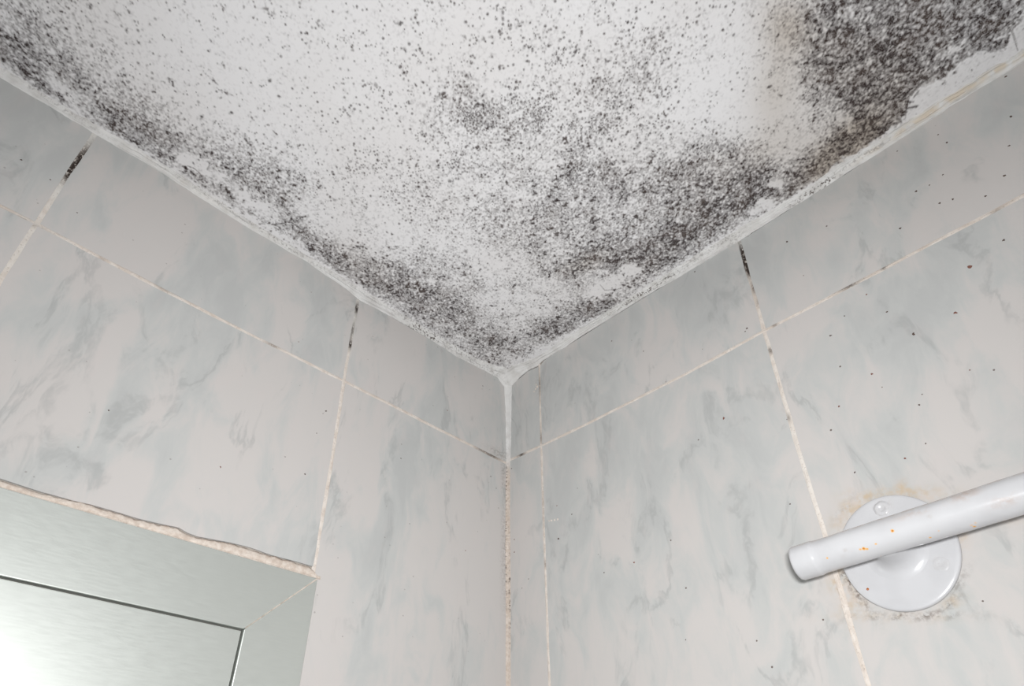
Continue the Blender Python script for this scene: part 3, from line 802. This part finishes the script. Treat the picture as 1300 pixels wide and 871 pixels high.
grout(wr, 'R', [r0_t + (0, .002), r0_m, r0_a, r0_b, r0_low, (r0_low[0], FLOOR)], 0.0038, 61, GR_R, vertical=True)
grout(wr, 'R', [r1_t + (0, .002), r1_m, r1_a, r1_b, r1_c, r1_low, (r1_low[0], FLOOR)], 0.0040, 62, GR_R, CH_R, vertical=True)
grout(wr, 'R', [rc_m, r0_m, hr(741, 540), hr(870, 475), r1_m, hr(1131, 336.5), hr(1219, 290), rf_m, (EXT, ZG)], 0.0040, 63, GR_R)
for v in rows[2:-1]:
    grout(wr, 'R', [(0, v), (EXT, v)], 0.004, 64, n=12)
for u in cols_r[3:-1]:
    grout(wr, 'R', [(u, 0), (u, FLOOR)], 0.004, 65, vertical=True, n=12)
wr.box((-0.10, -TB, FLOOR), (EXT, 0.10, 0.002), 2)
for i, (x, y, r, m_) in enumerate([
    (1283, 148, .0011, 3), (1202, 181, .0009, 3), (1275, 223, .0010, 3), (1193, 258, .0011, 3), (1210, 253, .0009, 3), (1251, 249, .0009, 3), (1163, 243, .0009, 3), (1277, 97, .0010, 3), (1281, 185, .0008, 3), (1191, 171, .0007, 3), (1197, 222, .0007, 3), (1139, 192, .0006, 3), (1180, 235, .0006, 3),
    (1231, 339, .0017, 4), (1213, 397, .0013, 4), (1159.5, 424, .0012, 3), (1054.6, 426, .0010, 3), (1107, 475, .0011, 4), (1274, 305, .0010, 3), (919, 531, .0012, 4), (948, 417, .0010, 3), (946, 421, .0007, 3), (1167, 514, .0008, 3), (999, 307, .0009, 3), (882, 345, .0009, 3), (1100, 374, .0008, 4), (1126, 396, .0008, 3), (1065, 516, .0008, 4), (1072, 401, .0007, 3),
    (709, 684, .0010, 3), (805, 714, .0009, 4), (707, 642, .0006, 4), (817, 446, .0009, 3), (802, 432, .0005, 3), (767, 727, .0007, 3), (733, 620, .0006, 3), (653, 685, .0008, 4), (653, 701, .0009, 4), (671, 735, .0007, 3), (1003, 640, .0007, 3), (845, 485, .0006, 4), (1143, 290, .0010, 3), (950, 300, .0005, 3), (1020, 350, .0005, 4), (730, 512, .0006, 4), (1231, 470, .0006, 4), (1149, 582, .0009, 4), (1175, 563, .0006, 3), (1085, 600, .0008, 3)]):
    fleck(wr, 'R', x, y, r, m_, 600 + i)
# dab of grout left on the tile beside the narrow strip
for (x, y, r) in ((697, 661.5, .0011), (700, 660.8, .0014), (704, 660.2, .0013), (708, 659.3, .0015), (680, 494, .0015), (682, 491, .0018), (681, 488, .0013), (678, 497, .0013)):
    b = wr.n
    fleck(wr, 'R', x, y, r, 1, int(x * 7 + y))
    wr.v[-1][-1][1] -= 0.0006
structure(wr.build('wall_right', [mt_r, mg.m, ms.m, mf.m, mr.m], attrs=TILE_ATTR))

fl_ = MB()
fl_.box((-0.10, -EXT, FLOOR - 0.08), (EXT, 0.10, FLOOR), 0)
structure(fl_.build('floor', [mfl.m]))

# ------------------------------------------------------------------ caulk along the ceiling and down the corner
def caulk(name, side, wall_px, ceil_px, u_end, seed, grime, ochre):
    """bead between the tile top edge and the ceiling"""
    fw = [hl(*p) if side == 'L' else hr(*p) for p in wall_px]
    cw = [hit(p[0], p[1], 2, CEIL) for p in ceil_px]
    wu = np.array([p[0] for p in fw]); wv = np.array([p[1] for p in fw])
    if side == 'L':
        cu = np.array([-p[1] for p in cw]); cc = np.array([p[0] for p in cw])
    else:
        cu = np.array([p[0] for p in cw]); cc = np.array([-p[1] for p in cw])
    o1, o2 = np.argsort(wu), np.argsort(cu)
    n = 620
    u = np.r_[np.linspace(0.0, 0.62, n), 0.8, 1.2, u_end]
    N = len(u)
    v = np.interp(u, wu[o1], wv[o1]) + wob(N, 0.00025, 9, seed) + wob(N, 0.00012, 2, seed + 9)
    v = np.minimum(v, CEIL - 0.0022) - 0.0011
    c = np.interp(u, cu[o2], cc[o2]) + wob(N, 0.0005, 8, seed + 1) + wob(N, 0.0003, 2, seed + 8)
    c = np.maximum(c, 0.0028)
    K = 12
    Pn, rd = [], []
    for k_ in range(K + 1):
        t = k_ / K
        d = 0.0002 + (c - 0.0002) * t
        bulge = 0.5 * t * t + 0.5 * t ** 5
        z = v + (CEIL - 0.0001 - v) * (0.75 * t + 0.25 * math.sin(t * math.pi / 2))
        ridge = wob(N, 0.00022, 14, seed + 20 + k_) * math.sin(t * math.pi)
        z = z + ridge
        if side == 'L':
            Pn.append(np.stack([d, -u, z], -1))
        else:
            Pn.append(np.stack([u, -d, z], -1))
        rd.append(wob(N, 0.6, 20, seed + 40 + k_))
    back = [np.stack([0 * u - 0.001, -u, v], -1), np.stack([0 * u - 0.001, -u, 0 * u + CEIL + .0008], -1), Pn[-1] + (0, 0, .0009)] if side == 'L' else \
           [np.stack([u, 0 * u + 0.001, v], -1), np.stack([u, 0 * u + 0.001, 0 * u + CEIL + .0008], -1), Pn[-1] + (0, 0, .0009)]
    ring = Pn + [back[2], back[1], back[0]]
    X = np.stack(ring, 1)
    px, py = photo(X)
    mb = MB()
    rdg = np.stack(rd + [rd[-1]] * 3, 1)
    mb.grid(X, 0, closed=True, flip=(side == 'R'), grime=np.clip(blobs(px, py, grime), 0, 1), ochre=np.clip(blobs(px, py, ochre), 0, 1), ridge=rdg)
    o = mb.build(name, [mk.m], smooth=True, attrs=('grime', 'ochre', 'ridge', 'cement'))
    structure(o)
    return o

L_W = [(639, 489), (632, 479), (610, 467), (580, 452), (548, 431), (500, 403), (455, 379), (440, 366), (386, 329), (321, 292), (260, 254), (200, 214), (160, 192), (121, 169), (60, 132), (0, 97), (-120, 30)]
L_C = [(640, 466), (630, 465), (607, 456), (580, 440), (548, 421), (500, 393), (450, 361), (400, 331), (355, 303), (310, 277), (269, 248), (230, 222), (200, 204), (150, 174), (100, 146), (50, 115), (0, 84), (-120, 10)]
caulk('trim_1', 'L', L_W, L_C, EXT, 70,
      [(575, 440, 60, 5, 32, .5), (528, 415, 10, 4, 30, .9), (548, 428, 5, 3, 30, 1.0), (420, 342, 60, 4, 32, .35), (60, 125, 60, 2, 33, .4), (250, 240, 60, 2, 33, .3), (345, 300, 50, 2, 33, .4)],
      [(250, 243, 80, 3, 33, .12)])
R_W = [(649.5, 489), (660, 478.5), (671, 469), (682, 464), (689, 457), (718, 440), (740, 424), (768, 406), (808, 381), (870, 346), (938, 305), (990, 272), (1060, 228), (1085, 212), (1120, 190), (1151, 170), (1232, 118), (1300, 77), (1400, 15)]
R_C = [(650, 464), (665, 460), (680, 453), (700, 441), (720, 427), (745, 412), (770, 396), (801, 377), (843, 349), (870, 333), (908, 309), (940, 290), (954, 281), (1000, 254), (1030, 235), (1060, 213), (1085, 197), (1110, 181), (1140, 160), (1200, 123), (1232, 103), (1300, 62), (1400, 0)]
caulk('trim_2', 'R', R_W, R_C, EXT, 90,
      [(830, 364, 30, 2, -32, .8), (800, 382, 30, 2, -32, .6), (1045, 234, 16, 3, -32, 1.0), (1020, 250, 20, 3, -32, .6), (890, 322, 30, 4, -32, .35), (930, 302, 14, 6, -32, .4), (1100, 195, 30, 2, -32, .5)],
      [(1270, 86, 60, 3.2, -32, 1.0), (1185, 140, 34, 3, -33, 1.0), (1120, 184, 30, 2.5, -33, .5)])

# corner bead
vl = [(640, 488), (642, 520), (642.5, 560), (643, 590), (642.2, 620), (642, 700), (642.5, 781), (642.5, 871)]
vr = [(649.5, 488), (649, 520), (648.3, 560), (647.4, 590), (647.2, 640), (647.6, 700), (648, 781), (648, 871)]
zl = np.array([hl(*p)[1] for p in vl]); ul = np.array([max(hl(*p)[0], .0009) for p in vl])
zr = np.array([hr(*p)[1] for p in vr]); ur = np.array([max(hr(*p)[0], .0009) for p in vr])
z = np.r_[np.linspace(0.001, -0.46, 420), -1.0, FLOOR]
N = len(z)
blend = np.clip((z + 0.010) / 0.010, 0, 1) ** 1.5
a_ = np.interp(-z, -zl, ul) + np.abs(wob(N, 0.00022, 5, 3)) + 0.0045 * blend
b_ = np.interp(-z, -zr, ur) + np.abs(wob(N, 0.00022, 5, 4)) + 0.0045 * blend
ring = []
K = 8
for k_ in range(K + 1):
    t = k_ / K
    s = math.sin(t * math.pi)
    x = b_ * t ** 1.6 + 0.0003
    y = a_ * (1 - t) ** 1.6 + 0.0003
    bul = wob(N, 0.00012, 4, 10 + k_) * s
    ring.append(np.stack([x + bul, -y - bul, z], -1))
ring.append(np.stack([b_, 0 * z + .001, z], -1))
ring.append(np.stack([0 * z - .001, 0 * z + .001, z], -1))
ring.append(np.stack([0 * z - .001, -a_, z], -1))
X = np.stack(ring, 1)
px_, py_ = photo(X)
mb = MB()
cem = np.clip((py_ - 575) / 30, 0, 1)
cem = np.where(X[..., 2] < -0.45, 1, cem)
mb.grid(X, 0, closed=True, flip=True, cement=cem, grime=np.clip(blobs(px_, py_, [(641, 600, 2, 16, 0, .9), (641.2, 700, 1.2, 60, 0, 1.5), (647.3, 760, 1.0, 40, 0, 1.0), (645, 680, 4, 90, 0, .15)]), 0, 1))
structure(mb.build('trim_3', [mk.m], smooth=True, attrs=('grime', 'ochre', 'ridge', 'cement')))

# ------------------------------------------------------------------ mortar strip over the window
lo_px = [(404, 733), (385, 728.3), (350, 719.5), (304.6, 707.5), (203, 679), (101.5, 650), (50, 634.5), (0, 619.5), (-60, 602)]
hi_px = [(404, 731), (400, 726), (393, 720)] + [(x, y - 1.5) for x, y in chip[1:]] + [(-60, 592)]
lo = np.array([hl(*p) for p in lo_px]); hi = np.array([hl(*p) for p in hi_px])
u = np.r_[np.linspace(0.2005, 0.44, 330), 0.5, 0.6, 0.7045]
N = len(u)
vlo = np.full(N, WIN_T + 0.0002)
vhi = np.where(u <= lo[-1][0] + .2, np.interp(u, hi[:, 0], hi[:, 1]), -0.2935) + wob(N, 0.0003, 4, 5)
vhi = np.maximum(vhi, WIN_T + 0.003)
rows_ = []
K = 9
for k_ in range(K):
    t = k_ / (K - 1)
    d = 0.0012 * math.sin(t * math.pi) ** 0.6 - 0.0004 + wob(N, 0.0002, 3, 80 + k_)
    if k_ in (0,):
        d = d * 0 + 0.0016
    rows_.append(np.stack([d, -u, vlo + (vhi - vlo) * t], -1))
rows_.append(np.stack([0 * u - 0.0013, -u, vhi], -1))
rows_.append(np.stack([0 * u - 0.0013, -u, vlo], -1))
X = np.stack(rows_, 1)
px_, py_ = photo(X)
g_ = np.zeros_like(px_)
g_[:, K - 1:K + 1] = 0.9
g_[:, K - 2] = 0.35
mb = MB()
mb.grid(X, 0, closed=True, flip=True, grime=g_)
structure(mb.build('trim_4', [mm.m], smooth=True, attrs=('grime',)))

# ------------------------------------------------------------------ window
win = bpy.data.objects.new('window_1', None)
COL.objects.link(win)
win.location = (0, -(WIN_R + WIN_L) / 2, WIN_B)
structure(win)
WM = Matrix.Translation(-win.location)

def local(o):
    o.data.transform(WM)
    return o

FW = 0.0478
FD0, FD1 = -0.045, 0.0018
def bevel(o, w=0.0005, seg=2):
    m = o.modifiers.new('bevel', 'BEVEL')
    m.width = w
    m.segments = seg
    m.limit_method = 'ANGLE'

def bar(name, outer, inner, label=None):
    """mitred frame member: outer and inner edges as (u, v) pairs"""
    mb = MB()
    q = [outer[0], outer[1], inner[1], inner[0]]
    v = [(FD0, -a, b) for a, b in q] + [(FD1, -a, b) for a, b in q]
    mb.add(v, [(3, 2, 1, 0), (4, 5, 6, 7), (0, 1, 5, 4), (1, 2, 6, 5), (2, 3, 7, 6), (3, 0, 4, 7)], 0)
    o = local(mb.build(name, [ma.m], win))
    import bmesh
    bm = bmesh.new(); bm.from_mesh(o.data); bmesh.ops.recalc_face_normals(bm, faces=bm.faces); bm.to_mesh(o.data); bm.free()
    bevel(o, 0.0006)
    return o
e = 0.00022
o1, o2, o3, o4 = (WIN_R + .0006, WIN_T), (WIN_L - .0006, WIN_T), (WIN_L - .0006, WIN_B), (WIN_R + .0006, WIN_B)
i1, i2, i3, i4 = (WIN_R + FW, WIN_T - FW), (WIN_L - FW, WIN_T - FW), (WIN_L - FW, WIN_B + FW), (WIN_R + FW, WIN_B + FW)
bar('frame_head', ((o1[0] + e, o1[1]), (o2[0] - e, o2[1])), ((i1[0] + e, i1[1]), (i2[0] - e, i2[1])))
bar('frame_jamb', ((o1[0], o1[1] - e), (o4[0], o4[1] + e)), ((i1[0], i1[1] - e), (i4[0], i4[1] + e)))
bar('frame_jamb', ((o2[0], o2[1] - e), (o3[0], o3[1] + e)), ((i2[0], i2[1] - e), (i3[0], i3[1] + e)))
bar('frame_sill', ((o3[0] - e, o3[1]), (o4[0] + e, o4[1])), ((i3[0] - e, i3[1]), (i4[0] + e, i4[1])))
# pale strip painted in as the highlight along the mitre's bevel
mb = MB()
t_ = np.linspace(0.01, 0.985, 60)
cu_ = WIN_R + .0006 + t_ * (FW - .0006)
cv_ = WIN_T - t_ * FW
wd = 0.00030 * (1 - 0.55 * t_) + np.abs(wob(60, 0.00012, 3, 8))
X = np.stack([np.stack([np.full(60, FD1 - .0006), -(cu_ - wd), cv_ - wd], -1), np.stack([np.full(60, FD1 + .0001), -(cu_ - wd * .5), cv_ - wd * .5], -1),
              np.stack([np.full(60, FD1 + .0002), -(cu_ + wd * .5), cv_ + wd * .5], -1), np.stack([np.full(60, FD1 - .0006), -(cu_ + wd), cv_ + wd], -1)], 1)
mb.grid(X, 0, closed=True)
local(mb.build('mitre_highlight', [mm.m], win, smooth=True, attrs=('grime', 'ochre', 'ridge', 'cement')))

def ring_mesh(name, u0, u1, v1, v0, w, d0, d1, mat, bw=0.0005, parent=win):
    mb = MB()
    O = [(u0, v1), (u1, v1), (u1, v0), (u0, v0)]
    I_ = [(u0 + w, v1 - w), (u1 - w, v1 - w), (u1 - w, v0 + w), (u0 + w, v0 + w)]
    v = [(d, -a, b) for d in (d0, d1) for a, b in O + I_]
    F_ = []
    for i in range(4):
        j = (i + 1) % 4
        F_ += [(8 + i, 8 + j, 12 + j, 12 + i), (i, 4 + i, 4 + j, j), (i, j, 8 + j, 8 + i), (4 + i, 12 + i, 12 + j, 4 + j)]
    mb.add(v, F_, 0)
    o = local(mb.build(name, [mat], parent))
    import bmesh
    bm = bmesh.new(); bm.from_mesh(o.data); bmesh.ops.recalc_face_normals(bm, faces=bm.faces); bm.to_mesh(o.data); bm.free()
    if bw: bevel(o, bw)
    return o
g = 0.0013
ring_mesh('gasket', WIN_R + FW, WIN_L - FW, WIN_T - FW, WIN_B + FW, 0.003, -0.030, -0.0030, mgap.m, 0)
ring_mesh('sash', WIN_R + FW + g, WIN_L - FW - g, WIN_T - FW - g, WIN_B + FW + g, 0.075, -0.032, 0.0008, ma.m, 0.0006)
mb = MB()
s_ = FW + g + 0.072
mb.box((-0.020, -(WIN_L - s_), WIN_B + s_), (-0.014, -(WIN_R + s_), WIN_T - s_), 0)
local(mb.build('pane', [mgl.m], win))

# ------------------------------------------------------------------ curtain rail: pipe, socket, stem and wall flange
DC = np.array([0.34097, 0.0, -0.32055])
YO = -0.030
AX = np.array([1.0, 0.0, 0.0261]); AX /= np.linalg.norm(AX)
RAD = 0.0102
rail = bpy.data.objects.new('curtain_rail', None)
COL.objects.link(rail)
rail.location = DC
rail['label'] = 'white enamelled metal rail with rust spots, on a round flange on the right wall'
rail['category'] = 'rail'
RML = Matrix.Translation(-Vector(DC))
A0 = np.array([DC[0], YO, DC[2]])

def cyl_hit(x, y, r=RAD):
    d = ray(x, y)
    w_ = CAM - A0
    dp = d - (d @ AX) * AX
    wp = w_ - (w_ @ AX) * AX
    a, b, c = dp @ dp, 2 * dp @ wp, wp @ wp - r * r
    disc = b * b - 4 * a * c
    t = (-b - math.sqrt(max(disc, 0))) / (2 * a)
    return CAM + d * t

RUST = [(1133, 674, 2.3, 1.0), (1096.5, 696.5, 2.6, .95), (1101, 697, 2.0, .8), (1092, 697.5, 1.6, .8), (1112, 690.7, 1.8, .75), (1050, 708.5, 1.7, .8), (1181, 682.5, 1.8, .8), (1191.5, 674, 2.2, .45), (1128, 689.5, 2, .33),
        (1082, 700, 2, .28), (1233, 667, 2.6, .5), (1238, 664, 3.0, .45), (1237, 668.5, 2.4, .75), (1107, 700, 1.6, .3), (1123, 708, 2.4, .7), (1118, 706, 1.6, .6), (1141, 700, 1.6, .5), (1205, 675, 1.2, .4)]
RUST3 = [(cyl_hit(x, y), 0.5 * s * 0.00060, a) for x, y, s, a in RUST]
SMUDGE = [(1180, 656, 3, .7), (1073, 699, 3, .8), (1070, 706, 3.4, .4), (1270, 638, 14, .0)]
SM3 = [(cyl_hit(x, y), 0.5 * s * 0.0006, a) for x, y, s, a in SMUDGE]

def spots3(X, lst):
    o = np.zeros(X.shape[:-1])
    for c, r, a in lst:
        d2 = ((X - c) ** 2).sum(-1)
        o = np.maximum(o, a * np.exp(-0.5 * d2 / (r * r)))
    return o

e1 = np.cross(AX, [0, 1, 0]); e1 /= np.linalg.norm(e1)
if e1[2] < 0: e1 = -e1
e2 = np.cross(AX, e1)
def tube(profile, na=128):
    """profile: (distance along the axis from the flange centre, radius)"""
    th = np.linspace(0, 2 * math.pi, na, endpoint=False)
    S = np.array([p[0] for p in profile])[:, None, None]
    Rr = np.array([p[1] for p in profile])[:, None, None]
    wv = 1 + 0.006 * np.sin(3 * th[None, :, None] + S * 90) + 0.004 * np.sin(S * 310 + 2 * th[None, :, None])
    return A0 + S * AX + Rr * wv * (np.cos(th)[None, :, None] * e1 + np.sin(th)[None, :, None] * e2), th
# where the rail ends
pe = cyl_hit(1004, 712)
S_END = (pe - A0) @ AX - 0.0008
print('rail end', S_END)
RATTR = ('rust', 'dust', 'smudge')
def finish(mb, name, parent, X=None):
    o = mb.build(name, [mp.m], parent, smooth=True, attrs=RATTR)
    o.data.transform(RML)
    return o
def rail_attrs(X, th):
    up = np.cos(th)[None, :] * np.ones(X.shape[:2])
    back = -(X[..., 1] - YO) / RAD
    dust = np.clip((up - 0.62) / 0.25, 0, 1) * np.clip(1.25 - 0.2 * 0, 0, 1)
    px, py = photo(X)
    dust = dust + blobs(px, py, [(1275, 636, 14, 5, -15, .9), (1225, 627, 14, 5, -18, 1.0), (1160, 652, 20, 3, -18, .6)])
    return dict(rust=spots3(X, RUST3), dust=np.clip(dust, 0, 1), smudge=spots3(X, SM3))
prof = [(S_END + 0.0135, RAD * 0.9)] + [(s, RAD) for s in np.r_[np.arange(S_END + 0.014, 0.12, 0.0006), np.arange(0.125, 1.0, 0.02)]]
# open tube: inner wall at the far end
prof += [(1.0, RAD * 0.86), (0.98, RAD * 0.86)]
X, th = tube(prof)
mb = MB(); mb.grid(X, 0, closed=True, **rail_attrs(X, th))
finish(mb, 'pipe', rail)
# end socket: a slightly wider sleeve with a rounded lip and an open mouth
SR = RAD * 1.055
sp_ = [(S_END + 0.010, RAD * 0.78), (S_END + 0.0012, RAD * 0.80), (S_END + 0.0002, RAD * 0.86), (S_END, RAD * 0.93), (S_END + 0.0004, RAD * 1.01), (S_END + 0.0014, SR)]
sp_ += [(S_END + s, SR) for s in np.arange(0.002, 0.0128, 0.0007)]
sp_ += [(S_END + 0.0131, SR * 0.998), (S_END + 0.0138, RAD * 1.03), (S_END + 0.0152, RAD * 1.006), (S_END + 0.018, RAD * 0.998)]
X, th = tube(sp_)
mb = MB(); mb.grid(X, 0, closed=True, **rail_attrs(X, th))
# plug set back in the mouth
X2, _ = tube([(S_END + 0.0098, RAD * 0.79), (S_END + 0.0098, RAD * 0.01)])
mb.grid(X2, 0, closed=True)
finish(mb, 'end_socket', rail)

def lathe_y(profile, centre, rx=1.0, rz=1.0, na=96, wav=0.0):
    """profile of (radius, distance out of the wall)"""
    th = np.linspace(0, 2 * math.pi, na, endpoint=False)
    R_ = np.array([p[0] for p in profile])[:, None]
    Y = np.array([p[1] for p in profile])[:, None] * np.ones((1, na))
    k = 1 + wav * (np.sin(5 * th + 1) * .5 + np.sin(9 * th) * .3)[None, :]
    return np.stack([centre[0] + R_ * rx * k * np.cos(th)[None, :], centre[1] - Y, centre[2] + R_ * rz * k * np.sin(th)[None, :]], -1)
FR = 0.0350
fp = [(FR * .985, 0.0001), (FR, 0.0006), (FR, 0.0022), (FR * .992, 0.0030), (FR * .975, 0.0034), (FR * .93, 0.0036)] + [(r, 0.0036 + 0.0006 * (1 - r / FR)) for r in np.linspace(FR * .9, 0.0155, 14)]
X = lathe_y(fp, DC, 0.945, 1.045, wav=0.0025)
fr_spots = [(hit(1101.5, 748, 1, -0.0038), 0.00055, 1.0)]
px_, py_ = photo(X)
def tilted_seam(X): return np.zeros(X.shape[:2])
mb = MB()
mb.grid(X, 0, closed=True, flip=True, rust=np.zeros(X.shape[:2]), dust=0.0 * px_, smudge=np.clip(blobs(px_, py_, [(1126, 640, 6, 5, 0, .5), (1192, 715, 6, 5, 0, .6), (1090, 745, 4, 20, -30, .2)]), 0, 1))
X = lathe_y([(0.0156, 0.0040), (0.0001, 0.0041)], DC, 0.945, 1.045)
mb.grid(X, 0, closed=True, flip=True)
flange = finish(mb, 'wall_flange', rail)
# rust pimple on the flange
mb = MB()
c = hit(1101.5, 748, 1, -0.0038)
X = lathe_y([(0.0008, 0.0), (0.0006, 0.0003), (0.0001, 0.0004)], c, na=14, wav=.1)
mb.grid(X, 0, closed=True, flip=True, rust=np.ones(X.shape[:2]))
rp = finish(mb, 'rust_spot', flange)
# painted-over screw heads
for (x, y, r, h_) in ((1120, 646, 0.0046, 0.0011), (1194, 716, 0.0044, 0.00035)):
    mb = MB()
    c = hit(x, y, 1, -0.0036)
    X = lathe_y([(r * 1.25, -0.0001), (r * 1.0, h_ * .35), (r * .9, h_ * .8), (r * .78, h_), (r * .45, h_ * .95), (r * .36, h_ * .55), (0.0001, h_ * .5)], c, na=40, wav=.05)
    mb.grid(X, 0, closed=True, flip=True, smudge=np.full(X.shape[:2], .25))
    finish(mb, 'screw_head', flange)
# flared stem between flange and pipe
sp = [(0.0190, 0.0037), (0.0165, 0.0042), (0.0140, 0.0052), (0.0122, 0.0068), (0.0108, 0.0092), (0.0098, 0.0125), (0.0092, 0.0165), (0.0090, 0.0205), (0.0090, 0.0260), (0.0060, 0.0300), (0.0001, 0.0310)]
mb = MB()
X = lathe_y(sp, DC, na=72, wav=.01)
rs = [(cyl_hit(1123, 709, RAD), 0.0011, .7), (cyl_hit(1116, 706, RAD), .0009, .5)]
mb.grid(X, 0, closed=True, flip=True, rust=spots3(X, rs), dust=0 * X[..., 0])
finish(mb, 'stem', rail)
# the far support, beyond the picture's right edge
for s_far in (0.86,):
    c2 = A0 + AX * s_far; c2[1] = 0
    mb = MB(); X = lathe_y(fp + [(0.0001, 0.0042)], c2); mb.grid(X, 0, closed=True, flip=True); finish(mb, 'wall_flange', rail)
    mb = MB(); X = lathe_y(sp, c2, na=48); mb.grid(X, 0, closed=True, flip=True); finish(mb, 'stem', rail)
